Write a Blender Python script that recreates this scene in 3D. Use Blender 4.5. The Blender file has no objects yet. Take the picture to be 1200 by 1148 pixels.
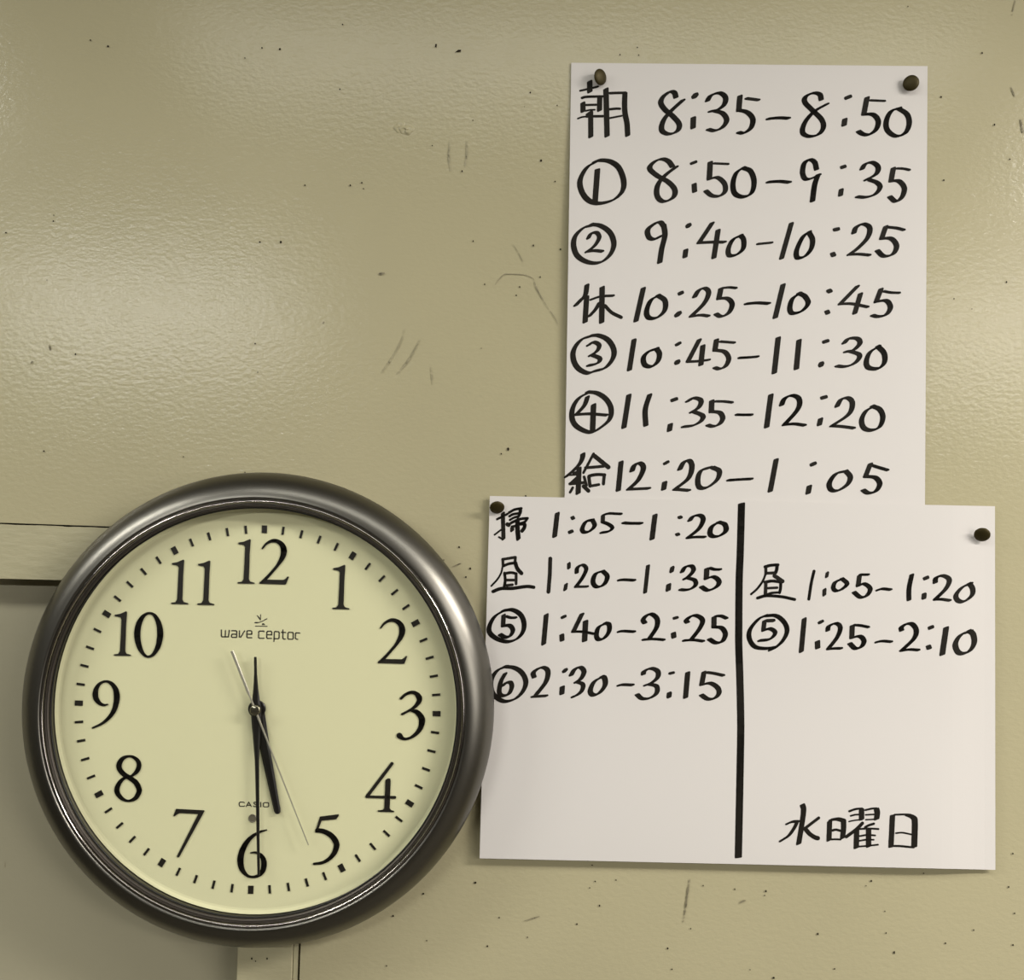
import bpy, bmesh, math, random
from mathutils import Vector, Matrix, geometry

# ------------------------------------------------------------------ camera, world, lights, exposure
C = bpy.context.scene.collection
SC = bpy.context.scene
IW, IH = 1200.0, 1148.0
FPX = 1155.0                     # focal length in pixels
DIST = 0.814                     # camera to wall
ZC = 2.00                        # camera height
PITCH, ROLL, YAW = math.radians(1.97), math.radians(1.5), math.radians(-0.06)
FW = Vector((math.sin(YAW) * math.cos(PITCH), math.cos(YAW) * math.cos(PITCH), math.sin(PITCH)))
R0 = Vector((math.cos(YAW), -math.sin(YAW), 0))
U0 = R0.cross(FW)
RT = math.cos(ROLL) * R0 + math.sin(ROLL) * U0
UP = -math.sin(ROLL) * R0 + math.cos(ROLL) * U0
CAM = Vector((0, -DIST, ZC))

cd = bpy.data.cameras.new('camera')
cam = bpy.data.objects.new('camera', cd)
C.objects.link(cam)
cd.sensor_fit = 'HORIZONTAL'
cd.sensor_width = 36.0
cd.lens = FPX / IW * 36.0
cd.clip_start = 0.02
M = Matrix((RT, UP, -FW)).transposed().to_4x4()
M.translation = CAM
cam.matrix_world = M
SC.camera = cam

w = bpy.data.worlds.new('world')
SC.world = w
w.use_nodes = True
w.node_tree.nodes['Background'].inputs[0].default_value = (0.9, 0.95, 1.0, 1)
w.node_tree.nodes['Background'].inputs[1].default_value = 0.02


def lamp(name, x, y, sx, sy, energy, col=(1.0, 0.965, 0.885), z=2.73, tilt=0.0, turn=0.0):
    l = bpy.data.lights.new(name, 'AREA')
    l.shape = 'RECTANGLE'
    l.size, l.size_y = sx, sy
    l.energy = energy
    l.color = col
    o = bpy.data.objects.new(name, l)
    C.objects.link(o)
    o.location = (x, y, z)
    o.rotation_euler = (math.radians(tilt), 0, math.radians(turn))   # 0 = straight down, 90 = level towards the wall
    return o


# fluorescent ceiling fixtures of the classroom: a near row and a far row, plus an added fill
WARM, COOL = (1.0, 0.95, 0.895), (0.995, 0.99, 0.94)
lamp('ceiling_lamp_near_right', 1.62, -0.93, 1.2, 0.2, 69, WARM)
lamp('near_middle_fill', 0.08, -0.72, 1.2, 0.2, 4.7, COOL)  # added fill, lightens the upper wall and the tall sheet
lamp('ceiling_lamp_near_left', -1.55, -0.78, 1.2, 0.2, 22, COOL)
lamp('ceiling_lamp_far_left', -1.35, -2.67, 1.1, 0.2, 45, COOL, tilt=6)
lamp('ceiling_lamp_far_right', 1.95, -2.67, 1.2, 0.2, 48, WARM, tilt=6)
# daylight from the window side of the room, at about eye level
lamp('window_daylight', 3.0, -2.6, 1.2, 1.3, 26, WARM, z=1.85, tilt=90, turn=49)

SC.view_settings.view_transform = 'Standard'
SC.view_settings.look = 'None'
SC.view_settings.gamma = 1.0
SC.view_settings.use_curve_mapping = False
SC.view_settings.exposure = -0.06


# ------------------------------------------------------------------ helpers
def ray(px, py):
    return FPX * FW + (px - IW / 2) * RT - (py - IH / 2) * UP


def P(px, py, h=0.0):
    """point h metres in front of the wall seen at photo pixel (px, py)"""
    d = ray(px, py)
    t = (DIST - h) / d.y
    return CAM + d * t


def tag(o, label=None, cat=None, group=None, kind=None):
    if label: o['label'] = label
    if cat: o['category'] = cat
    if group: o['group'] = group
    if kind: o['kind'] = kind
    return o


def empty(name, loc, rot=None):
    o = bpy.data.objects.new(name, None)
    C.objects.link(o)
    o.location = loc
    o.empty_display_size = 0.02
    if rot: o.rotation_euler = rot
    return o


def obj(name, verts, faces, mat, parent=None, smooth=False, world=True):
    me = bpy.data.meshes.new(name)
    me.from_pydata([tuple(v) for v in verts], [], faces)
    me.materials.append(mat)
    me.update()
    if smooth:
        for p in me.polygons: p.use_smooth = True
    o = bpy.data.objects.new(name, me)
    C.objects.link(o)
    if parent:
        o.parent = parent
        if world:
            bpy.context.view_layer.update()
            o.matrix_parent_inverse = parent.matrix_world.inverted()
    return o


def mat(name, col, rough=0.5, metal=0.0, spec=0.5, bump=None, coat=0.0):
    m = bpy.data.materials.new(name)
    m.use_nodes = True
    nt = m.node_tree
    b = nt.nodes['Principled BSDF']
    b.inputs['Base Color'].default_value = (*col, 1)
    b.inputs['Roughness'].default_value = rough
    b.inputs['Metallic'].default_value = metal
    b.inputs['Specular IOR Level'].default_value = spec
    b.inputs['Coat Weight'].default_value = coat
    if bump:                                    # (scale, strength, distance, stretch)
        tc = nt.nodes.new('ShaderNodeTexCoord')
        mp = nt.nodes.new('ShaderNodeMapping')
        mp.inputs['Scale'].default_value = bump[3]
        n = nt.nodes.new('ShaderNodeTexNoise')
        n.inputs['Scale'].default_value = bump[0]
        n.inputs['Detail'].default_value = 4
        bp = nt.nodes.new('ShaderNodeBump')
        bp.inputs['Strength'].default_value = bump[1]
        bp.inputs['Distance'].default_value = bump[2]
        nt.links.new(tc.outputs['Object'], mp.inputs[0])
        nt.links.new(mp.outputs[0], n.inputs['Vector'])
        nt.links.new(n.outputs['Fac'], bp.inputs['Height'])
        nt.links.new(bp.outputs[0], b.inputs['Normal'])
    return m


def mottle(m, col, amount=0.06, scale=3.0, detail=6):
    """slow uneven tone of old paint"""
    nt = m.node_tree
    b = nt.nodes['Principled BSDF']
    tc = nt.nodes.new('ShaderNodeTexCoord')
    n = nt.nodes.new('ShaderNodeTexNoise')
    n.inputs['Scale'].default_value = scale
    n.inputs['Detail'].default_value = detail
    cr = nt.nodes.new('ShaderNodeValToRGB')
    cr.color_ramp.elements[0].position = 0.3
    cr.color_ramp.elements[1].position = 0.7
    cr.color_ramp.elements[0].color = (*[c * (1 - amount) for c in col], 1)
    cr.color_ramp.elements[1].color = (*[c * (1 + amount) for c in col], 1)
    nt.links.new(tc.outputs['Object'], n.inputs['Vector'])
    nt.links.new(n.outputs['Fac'], cr.inputs[0])
    nt.links.new(cr.outputs[0], b.inputs['Base Color'])


# ------------------------------------------------------------------ materials
WALL_COL = (0.402, 0.366, 0.23)
m_wall = mat('wall_paint', WALL_COL, 0.185, 0, 0.30, bump=(240, 0.36, 0.0007, (0.8, 1, 1.25)))
mottle(m_wall, WALL_COL, 0.035, 5.0)
m_casing = mat('casing_paint', (0.385, 0.355, 0.225), 0.45, 0, 0.4, bump=(120, 0.5, 0.001, (0.5, 1, 1.6)))
m_panel = mat('panel_paint', (0.33, 0.305, 0.21), 0.5, 0, 0.4, bump=(90, 0.25, 0.001, (1, 1, 1)))
m_groove = mat('groove_shadow_gap', (0.10, 0.09, 0.055), 0.9, 0, 0.1)
m_ceil = mat('ceiling_white', (0.40, 0.39, 0.36), 0.9)
m_floor = mat('floor_wood', (0.07, 0.06, 0.04), 0.6)
m_side = mat('side_wall_paint', (0.22, 0.205, 0.16), 0.7)
m_paper = mat('white_paper', (0.62, 0.594, 0.565), 0.62, 0, 0.3, bump=(700, 0.06, 0.0005, (1, 1, 1)))
m_ink = mat('black_marker_ink', (0.013, 0.011, 0.008), 0.6, 0, 0.12)
m_frame = mat('gunmetal_frame', (0.165, 0.158, 0.138), 0.34, 1.0, 0.5, bump=(1500, 0.08, 0.0003, (1, 1, 1)))
m_ring = mat('polished_dark_ring', (0.42, 0.39, 0.37), 0.16, 1.0)
m_bezel = mat('brown_inner_bezel', (0.075, 0.065, 0.055), 0.42, 0.8)
m_black = mat('black_inner_rim', (0.006, 0.005, 0.004), 0.5)
m_dial = mat('cream_dial', (0.725, 0.71, 0.455), 0.55, 0, 0.3)
m_num = mat('black_numeral', (0.014, 0.012, 0.009), 0.4, 0, 0.4)
m_hand = mat('black_hand', (0.010, 0.009, 0.008), 0.35, 0, 0.4)
m_print = mat('printed_lettering', (0.03, 0.026, 0.02), 0.5)
m_steel = mat('brushed_steel', (0.42, 0.40, 0.33), 0.4, 0.55)
m_cap = mat('dark_steel_cap', (0.24, 0.225, 0.165), 0.2, 0.9)
m_sensor = mat('grey_sensor', (0.15, 0.135, 0.095), 0.35)
m_brass = mat('aged_brass_pin', (0.046, 0.035, 0.010), 0.5, 0.5, 0.35)
m_pin = mat('steel_shank', (0.45, 0.43, 0.40), 0.3, 1.0)
m_speck = mat('dark_pinhole', (0.018, 0.013, 0.008), 0.9, 0, 0.1)
m_scuff = mat('faint_scuff', (0.27, 0.24, 0.15), 0.6)
m_scuff2 = mat('pale_scuff', (0.365, 0.33, 0.205), 0.4)
m_crack = mat('paint_crack', (0.20, 0.175, 0.11), 0.8)

m_glass = bpy.data.materials.new('clear_cover_glass')
m_glass.use_nodes = True
nt = m_glass.node_tree
nt.nodes.clear()
out = nt.nodes.new('ShaderNodeOutputMaterial')
mx = nt.nodes.new('ShaderNodeMixShader')
ge = nt.nodes.new('ShaderNodeNewGeometry')
dt = nt.nodes.new('ShaderNodeVectorMath'); dt.operation = 'DOT_PRODUCT'
nt.links.new(ge.outputs['Incoming'], dt.inputs[0]); nt.links.new(ge.outputs['Normal'], dt.inputs[1])


def mth(op, a, b=None):
    n = nt.nodes.new('ShaderNodeMath'); n.operation = op
    for i, v in enumerate((a, b)):
        if v is None: continue
        if isinstance(v, (int, float)): n.inputs[i].default_value = v
        else: nt.links.new(v, n.inputs[i])
    return n.outputs[0]


# Schlick reflectance, the same from both faces of the thin pane
fr_out = mth('ADD', mth('MULTIPLY', mth('POWER', mth('SUBTRACT', 1.0, mth('ABSOLUTE', dt.outputs['Value'])), 5.0), 0.95), 0.05)
tr = nt.nodes.new('ShaderNodeBsdfTransparent'); tr.inputs[0].default_value = (0.985, 0.985, 0.975, 1)
gl = nt.nodes.new('ShaderNodeBsdfGlossy'); gl.inputs['Roughness'].default_value = 0.04
nt.links.new(fr_out, mx.inputs[0])
nt.links.new(tr.outputs[0], mx.inputs[1])
nt.links.new(gl.outputs[0], mx.inputs[2])
nt.links.new(mx.outputs[0], out.inputs[0])


# ------------------------------------------------------------------ the room
def box(name, x0, x1, y0, y1, z0, z1, m):
    v = [(x, y, z) for x in (x0, x1) for y in (y0, y1) for z in (z0, z1)]
    f = [(0, 1, 3, 2), (4, 6, 7, 5), (0, 4, 5, 1), (2, 3, 7, 6), (0, 2, 6, 4), (1, 5, 7, 3)]
    return obj(name, v, f, m)


def prism_wall(name, loop, h0, h1, m, parent=None, bev=0.0):
    """extrude a loop of (X, Z) points from y=-h0 (back) to y=-h1 (front)"""
    bm = bmesh.new()
    a = [bm.verts.new((x, -h0, z)) for x, z in loop]
    b = [bm.verts.new((x, -h1, z)) for x, z in loop]
    n = len(loop)
    bm.faces.new(a); bm.faces.new(b)
    for i in range(n):
        bm.faces.new((a[i], a[(i + 1) % n], b[(i + 1) % n], b[i]))
    if bev:
        es = [e for e in bm.edges if all(v in b for v in e.verts)]
        bmesh.ops.bevel(bm, geom=es, offset=bev, segments=3, affect='EDGES', profile=0.5)
    bmesh.ops.recalc_face_normals(bm, faces=bm.faces)
    me = bpy.data.meshes.new(name)
    bm.to_mesh(me); bm.free()
    me.materials.append(m)
    o = bpy.data.objects.new(name, me)
    C.objects.link(o)
    if parent: o.parent = parent
    return o


def xz(px, py, h=0.0):
    p = P(px, py, h)
    return (p.x, p.z)


def line_at(p, q, x=None, z=None):
    t = (x - p[0]) / (q[0] - p[0]) if x is not None else (z - p[1]) / (q[1] - p[1])
    return (p[0] + (q[0] - p[0]) * t, p[1] + (q[1] - p[1]) * t)


XL, XR, ZT = -4.5, 4.5, 2.95
REC = -0.023                                       # the sunk panel lies 20 mm back
seam = (xz(0, 613.2), xz(105, 616.8))              # crack between wall board and casing
low = (xz(0, 677.8), xz(75, 679.6))                # lower edge of the horizontal casing
gap = (xz(351.0, 1103), xz(350.2, 1148))           # dark joint right of the vertical casing
vin = (xz(277.8, 1103), xz(277.8, 1148))           # left edge of the vertical casing
gx = (gap[0][0] + gap[1][0]) / 2
vx = (vin[0][0] + vin[1][0]) / 2
sz = line_at(*seam, x=gx)[1]
G = 0.0010
wall = prism_wall('wall_back', [(XL, line_at(*seam, x=XL)[1] + G), (gx + G, sz + G), (gx + G, 0), (XR, 0), (XR, ZT), (XL, ZT)], -0.12, 0.0, m_wall, bev=0.0004)
tag(wall, kind='structure')
# wavy lower lip of paint along the crack of the horizontal casing
random.seed(4)
top_edge = []
N = 60
x0, x1 = -0.60, gx - 0.0008
for i in range(N + 1):
    x = x0 + (x1 - x0) * i / N
    top_edge.append((x, line_at(*seam, x=x)[1] - 0.0004 - abs(random.gauss(0, 0.0003))))
zl = line_at(*low, x=vx)[1]
t1 = prism_wall('trim_1', [(XL, line_at(*low, x=XL)[1]), (vx + 0.0001, zl)] + [(x1, zl)] + top_edge[::-1] + [(XL, line_at(*seam, x=XL)[1] - 0.0006)], -0.12, 0.0004, m_casing, bev=0.0012)
tag(t1, kind='structure')
xs = xz(342.0, 1148)[0]
t2 = prism_wall('trim_2', [(vx, 0), (xs, 0), (xs, zl - 0.0004), (vx, zl - 0.0004)], -0.12, 0.0004, m_casing, bev=0.0008)
tag(t2, kind='structure')
t3 = prism_wall('trim_3', [(xs + 0.0002, 0), (gx - 0.0010, 0), (gx - 0.0010, zl - 0.0004), (xs + 0.0002, zl - 0.0004)], -0.12, -0.0012, m_casing, bev=0.0006)
tag(t3, kind='structure')
gr = prism_wall('joint_dark_backing', [(XL, -0.0 + 0.0), (gx + 0.004, 0), (gx + 0.004, sz + 0.004), (XL, sz + 0.004)], -0.16, -0.125, m_groove)  # added dark sheet behind the open joints, deepens their shade
tag(gr, kind='structure')
rp = prism_wall('wall_left_recess', [(XL, 0), (vx - 0.0005, 0), (vx - 0.0005, zl + 0.0), (XL, line_at(*low, x=XL)[1] - 0.0005)], -0.10, REC, m_panel)
tag(rp, kind='structure')

tag(box('floor', XL, XR, -7.5, 0.1, -0.1, -0.0005, m_floor), kind='structure')
tag(box('ceiling', XL, XR, -7.5, 0.1, ZT, ZT + 0.1, m_ceil), kind='structure')
tag(box('wall_left', XL - 0.1, XL, -7.5, 0.1, 0, ZT, m_side), kind='structure')
tag(box('wall_right', XR, XR + 0.1, -7.5, 0.1, 0, ZT, m_side), kind='structure')
tag(box('wall_front', XL, XR, -7.6, -7.5, 0, ZT, m_side), kind='structure')


# ------------------------------------------------------------------ strokes
def pts_of(s):
    return [tuple(float(a) for a in q.split(',')) for q in s.split()]


def catmull(p, closed=False, step=1.3):
    """smooth curve through points (any dimension); the first two coordinates are pixels"""
    n = len(p)
    if n == 2: q = [p[0], p[0], p[1], p[1]]
    res = []
    segs = n if closed else n - 1
    for i in range(segs):
        if closed:
            a, b, c, d = p[(i - 1) % n], p[i], p[(i + 1) % n], p[(i + 2) % n]
        else:
            b, c = p[i], p[i + 1]
            a = p[i - 1] if i > 0 else tuple(2 * u - v for u, v in zip(b, c))
            d = p[i + 2] if i + 2 < n else tuple(2 * v - u for u, v in zip(b, c))
        L = math.hypot(c[0] - b[0], c[1] - b[1])
        k = max(1, int(round(L / step)))
        for j in range(k):
            t = j / k
            res.append(tuple(0.5 * (2 * B + (-A + Cc) * t + (2 * A - 5 * B + 4 * Cc - D) * t * t + (-A + 3 * B - 3 * Cc + D) * t ** 3)
                             for A, B, Cc, D in zip(a, b, c, d)))
    res.append(p[0] if closed else p[-1])
    return res


def hull(pts):
    pts = sorted(set((round(x, 4), round(y, 4)) for x, y in pts))
    if len(pts) < 3: return pts
    def half(ps):
        r = []
        for q in ps:
            while len(r) >= 2 and (r[-1][0] - r[-2][0]) * (q[1] - r[-2][1]) - (r[-1][1] - r[-2][1]) * (q[0] - r[-2][0]) <= 0:
                r.pop()
            r.append(q)
        return r[:-1]
    return half(pts) + half(pts[::-1])


def nib(x, y, W, ang, t):
    """outline of a chisel tip: W wide, t thick, raised to the right by ang degrees"""
    ca, sa = math.cos(math.radians(ang)), -math.sin(math.radians(ang))
    r = []
    for i in range(12):
        a = math.pi * (i + 0.5) / 6
        c, s = math.cos(a), math.sin(a)
        e = 0.55 if t < W * 0.8 else 1.0
        u = math.copysign(abs(c) ** e, c) * W / 2
        v = math.copysign(abs(s) ** e, s) * t / 2
        r.append((x + u * ca - v * sa, y + u * sa + v * ca))
    return r


def disc(x, y, d, n=14):
    return [(x + d / 2 * math.cos(2 * math.pi * i / n), y + d / 2 * math.sin(2 * math.pi * i / n)) for i in range(n)]


CROP = {'A': (660, 70, 5.4545), 'B': (870, 70, 5.4545), 'C': (660, 240, 5.4545), 'D': (870, 240, 5.4545), 'E': (660, 410, 5.4545),
        'F': (870, 410, 5.4545), 'G': (560, 570, 7.5), 'H': (715, 570, 7.5), 'I': (560, 700, 7.5), 'J': (715, 700, 7.5),
        'K': (860, 640, 8.0), 'L': (1010, 640, 7.5), 'N': (572, 585, 20), 'O': (572, 645, 20), 'Q': (875, 655, 20),
        'R': (910, 935, 13.333), 'S': (990, 940, 13.333), 'U': (660, 525, 19.133), 'V': (675, 75, 12.083)}


def ink_polys(text):
    """each line: crop letter, width in px (or r<width> for a round tip), nib angle : strokes split by ';', L straight / S smooth"""
    polys = []
    for ln in text.strip().splitlines():
        ln = ln.strip()
        if not ln: continue
        head, body = ln.split(':', 1)
        hd = head.split()
        ox, oy, s = CROP[hd[0]]
        W0, A0 = hd[1], float(hd[2]) if len(hd) > 2 else 20.0
        for st in body.split(';'):
            st = st.strip()
            if not st: continue
            Wd, ang = W0, A0
            if st[0] == '(':
                o, st = st[1:].split(')', 1)
                o = o.split()
                Wd = o[0]
                if len(o) > 1: ang = float(o[1])
                st = st.strip()
            kind, rest = st[0], st[1:]
            p = [(ox + x / s, oy + y / s) for x, y in pts_of(rest)]
            if kind == 'S' and len(p) > 2:
                q = catmull(p)
            else:
                q = []
                for a, b in zip(p, p[1:]):
                    k = max(1, int(math.hypot(b[0] - a[0], b[1] - a[1]) / 8))
                    q += [(a[0] + (b[0] - a[0]) * i / k, a[1] + (b[1] - a[1]) * i / k) for i in range(k)]
                q.append(p[-1])
            if Wd[0] == 'r':
                d = float(Wd[1:]) * 1.22; tip = lambda x, y: disc(x, y, d, 10)
            else:
                Wn = float(Wd) * 1.08
                # a dot is pressed with the flat of the tip: thicker than a drawn stroke
                dot = len(p) == 2 and math.hypot(p[1][0] - p[0][0], p[1][1] - p[0][1]) < 9.0
                th = max(2.4, (4.2 if Wn > 5.4 else 3.4) - 0.25 * max(0, p[1][1] - p[0][1])) if dot else 2.4
                tip = lambda x, y: nib(x, y, Wn, ang, th)
            for a, b in zip(q, q[1:]):
                polys.append(hull(tip(*a) + tip(*b)))
    return polys


# ------------------------------------------------------------------ paper sheets
class Sheet:
    def __init__(s, tl, tr, br, bl, hf):
        s.c = (tl, tr, br, bl); s.hf = hf

    def px(s, u, v):
        (a, b, c, d) = s.c
        return tuple((a[i] * (1 - u) + b[i] * u) * (1 - v) + (d[i] * (1 - u) + c[i] * u) * v for i in (0, 1))

    def uv(s, x, y):
        u = v = 0.5
        for _ in range(8):
            q = s.px(u, v); e = 1e-4
            qu = s.px(u + e, v); qv = s.px(u, v + e)
            a, b = (qu[0] - q[0]) / e, (qv[0] - q[0]) / e
            c, d = (qu[1] - q[1]) / e, (qv[1] - q[1]) / e
            det = a * d - b * c
            rx, ry = x - q[0], y - q[1]
            u += (d * rx - b * ry) / det; v += (a * ry - c * rx) / det
        return u, v

    def at(s, x, y, lift=0.0):
        u, v = s.uv(x, y)
        return P(x, y, s.hf(min(max(u, 0), 1), min(max(v, 0), 1)) + lift)

    def build(s, name, nu=48, nv=48, thick=0.00028):
        vs, fs = [], []
        for side in (0, 1):
            for j in range(nv + 1):
                for i in range(nu + 1):
                    u, v = i / nu, j / nv
                    x, y = s.px(u, v)
                    p = P(x, y, s.hf(u, v))
                    if side: p = p + Vector((0, thick, 0))
                    vs.append(p)
        K = (nu + 1) * (nv + 1)
        idx = lambda i, j, k: k * K + j * (nu + 1) + i
        for j in range(nv):
            for i in range(nu):
                fs.append((idx(i, j, 0), idx(i, j + 1, 0), idx(i + 1, j + 1, 0), idx(i + 1, j, 0)))
                fs.append((idx(i, j, 1), idx(i + 1, j, 1), idx(i + 1, j + 1, 1), idx(i, j + 1, 1)))
        for i in range(nu):
            fs.append((idx(i, 0, 0), idx(i + 1, 0, 0), idx(i + 1, 0, 1), idx(i, 0, 1)))
            fs.append((idx(i, nv, 0), idx(i, nv, 1), idx(i + 1, nv, 1), idx(i + 1, nv, 0)))
        for j in range(nv):
            fs.append((idx(0, j, 0), idx(0, j, 1), idx(0, j + 1, 1), idx(0, j + 1, 0)))
            fs.append((idx(nu, j, 0), idx(nu, j + 1, 0), idx(nu, j + 1, 1), idx(nu, j, 1)))
        return obj(name, vs, fs, m_paper)

    def ink(s, name, parent, text, label, split=None, lift=0.00012):
        """marker strokes lying on the sheet; split = photo x between the row's heading and its times"""
        groups = {}
        for poly in ink_polys(text):
            head = split is not None and sum(q[0] for q in poly) / len(poly) < split
            groups.setdefault(head, []).append(poly)
        for head, polys in groups.items():
            vs, fs = [], []
            for poly in polys:
                k = len(vs)
                vs += [s.at(x, y, lift) for x, y in poly]
                fs.append(tuple(range(k, k + len(poly))))
            o = obj('row_heading' if head else name, vs, fs, m_ink, parent)
            o['label'] = ('black marker heading of the row ' if head else 'black marker ') + label


def sm(a, b, x):
    t = min(max((x - a) / (b - a), 0), 1)
    return t * t * (3 - 2 * t)


def h_top(u, v):
    # pinned at both upper corners, the left edge stands off the wall, the foot pressed flat under the lower sheet
    return 0.0014 + (0.0034 * (1 - sm(0, 0.45, u)) * sm(0.03, 0.4, v) + 0.0006 * sm(0.75, 1, u) * sm(0.1, 0.5, v)) * (1 - 0.45 * sm(0.62, 0.86, v)) + 0.0003 * math.sin(7 * v + 2 * u)


def h_low(u, v):
    # over the foot of the tall sheet; the lower edge stands a little away from the wall
    return 0.0042 + 0.0036 * sm(0.45, 1, v) * (1 - 0.75 * sm(0.85, 1.0, u)) - 0.0012 * sm(0.9, 1, u) + 0.0003 * math.sin(6 * u + 3 * v)


# the foot of the A3 sheet runs on behind the lower sheet
TOPS = Sheet((669.5, 73.5), (1087, 77.5), (1083.5, 667), (660.5, 660), h_top)
LOWS = Sheet((574, 581), (1166, 593), (1166.5, 1019), (562, 1005.5), h_low)

top = TOPS.build('timetable_sheet')
tag(top, 'tall white paper sheet with seven handwritten time rows from 8:35 to 1:05', 'paper sheet')
lows = LOWS.build('timetable_sheet')
tag(lows, 'wide white paper sheet with a thick black dividing line, beside the clock', 'paper sheet')

TOPS.ink('time_range', top, '''
V 6.4 26: L 194,248 196,392 ; (4 18)S 70,375 150,358 300,322 ; (r2.6)S 85,480 150,464 375,458 ; (6)L 97,552 100,670 ; (6)L 336,475 333,655 ; (r2.4)L 140,580 285,576 ; (r1.8)S 130,663 200,650 265,647 ; (r1.7)S 25,772 90,750 160,742 ; (r2.7)S 150,742 250,740 380,738 ; (4.6)L 165,715 215,680 ; (6)L 207,690 210,1028 ; L 424,355 440,1018 ; (r2.7)L 480,412 700,406 ; (6.2)S 693,420 688,560 695,700 722,840 732,1010 ; (r2.5)S 480,640 560,632 622,632 ; (r1.9)L 480,765 650,732
A 6.4: S 720,240 712,212 685,203 640,235 624,275 650,318 700,360 741,410 730,455 675,475 630,450 640,390 685,332 765,258 ; L 837,237 848,222 ; L 832,370 830,435
A 6.4: S 922,262 945,228 1000,212 1037,240 1030,285 990,318 940,330 ; S 968,326 1020,343 1045,385 1020,430 970,453 928,445 ; L 1130,232 1122,325 ; S 1122,322 1175,335 1212,378 1200,435 1155,468 1122,464 ; (5)L 1172,247 1248,257
B 6.2: S 165,377 230,371 295,374 ; S 504,255 495,222 455,212 405,235 400,272 450,325 505,380 518,430 490,474 430,490 385,465 400,400 460,330 540,283
B 6.4: L 668,243 684,236 ; L 655,380 650,418 ; L 797,242 776,348 ; S 778,348 835,350 868,390 855,445 810,478 770,475 742,457 ; (3)L 818,259 910,263 ; S 1005,308 950,330 920,392 927,450 980,488 1040,468 1066,410 1053,350 1000,312
''', 'first row, 朝 8:35-8:50', 745)
TOPS.ink('time_range', top, '''
A 6.6 28: S 215,650 150,690 108,770 120,845 165,900 230,918 320,895 378,840 386,770 355,690 300,650 235,642 200,652 ; (6.4 15)L 219,702 203,918
A 6.4: S 698,682 672,648 630,634 578,655 553,695 600,740 670,780 713,830 703,880 640,906 600,868 605,800 650,740 722,684
A 6.0: (4.5)L 822,662 845,653 ; L 837,795 840,842 ; (6.4)L 940,655 934,762 ; S 933,763 985,752 1030,790 1035,840 1000,870 950,868 912,838 ; (3)L 965,662 1055,666
A 6.4 28: S 1150,690 1105,725 1085,795 1098,855 1150,876 1205,850 1220,775 1197,712 1155,692
B 6.2: S 165,781 235,777 300,783 ; S 474,700 462,655 430,638 395,663 385,724 405,763 450,755 490,735 ; (6.4)S 484,735 462,800 448,903
B 5.8: L 640,686 650,683 ; L 632,830 627,866 ; (6.4)S 765,698 785,667 830,656 867,685 855,730 790,768 ; (6.2)S 815,768 860,785 880,815 850,858 790,878 735,875
B 6.4: L 965,693 950,775 ; S 950,775 1000,775 1035,820 1020,878 980,905 942,875 ; (3.5)S 990,694 1030,696 1068,704
''', 'second row, circled 1 8:50-9:35', 745)
TOPS.ink('time_range', top, '''
C 6.4 26: S 195,128 130,147 77,200 67,265 95,330 165,368 240,366 300,318 324,250 300,178 240,134 180,124 ; (5.4)S 160,213 180,182 215,178 230,210 200,262 150,300 ; (5)S 152,298 200,292 250,297
C 6.4: S 642,135 620,110 585,120 541,158 547,205 580,220 630,197 ; S 643,130 650,195 630,280 617,368 ; (5.4)L 796,137 806,127 ; (6)L 784,288 778,333
C 6.2: S 952,116 910,180 868,242 ; S 868,242 950,238 1030,238 ; (6.2)L 990,162 963,338 ; (6.2 26)S 1138,195 1085,222 1056,280 1062,323 1108,318 1150,280 1153,222 1133,195
D 6: (4)L 98,250 188,241 ; L 313,118 250,342 ; (6.4 26)S 428,172 385,207 347,290 352,338 400,328 440,280 448,222 428,180
D 5.2: L 592,158 610,155 ; (6.2)L 577,312 583,322 ; (6.4)S 712,180 728,142 775,122 814,148 800,210 740,275 682,318 ; (5.2)S 690,316 750,315 812,321
D 6.4: L 917,138 890,215 ; S 890,215 950,215 985,260 965,312 905,328 862,292 ; (4.6)S 930,142 985,148 1032,160
''', 'third row, circled 2 9:40-10:25', 745)
TOPS.ink('time_range', top, '''
C 6 24: S 152,512 142,575 115,605 80,642 ; (6.2)L 150,588 140,748 ; (4)S 178,605 240,585 320,580 ; (6.4)L 249,527 246,750 ; (5)S 232,625 205,670 168,710 ; (r3.6)S 268,645 310,688 370,718
C 6: (6.2)L 512,533 465,742 ; (6.4 26)S 610,580 560,610 533,680 548,722 600,720 648,675 650,612 605,578 ; (5.4)L 746,567 757,561 ; L 726,706 742,690
C 6.2: S 840,588 865,548 905,532 930,562 900,630 818,712 ; (5.2)S 822,712 880,704 928,710 ; (6.4)L 1008,535 995,600 ; S 995,598 1050,598 1080,635 1058,690 1010,713 977,697 ; (4)S 1015,532 1060,527 1105,531
D 6: S 24,632 95,626 168,630 ; (6.4)L 260,510 210,720 ; (6.4 26)S 368,565 320,600 303,660 320,693 380,678 420,630 400,585 360,564
D 6.2: L 553,548 560,553 ; L 541,682 545,690 ; L 735,520 625,633 ; (4.8)S 622,633 700,632 800,652 ; L 755,568 718,693
D 6.4: L 886,538 855,620 ; S 855,618 920,612 946,655 920,700 870,714 832,706 ; (4)S 905,552 950,560 1003,562
''', 'fourth row, 休 10:25-10:45', 732)
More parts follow.
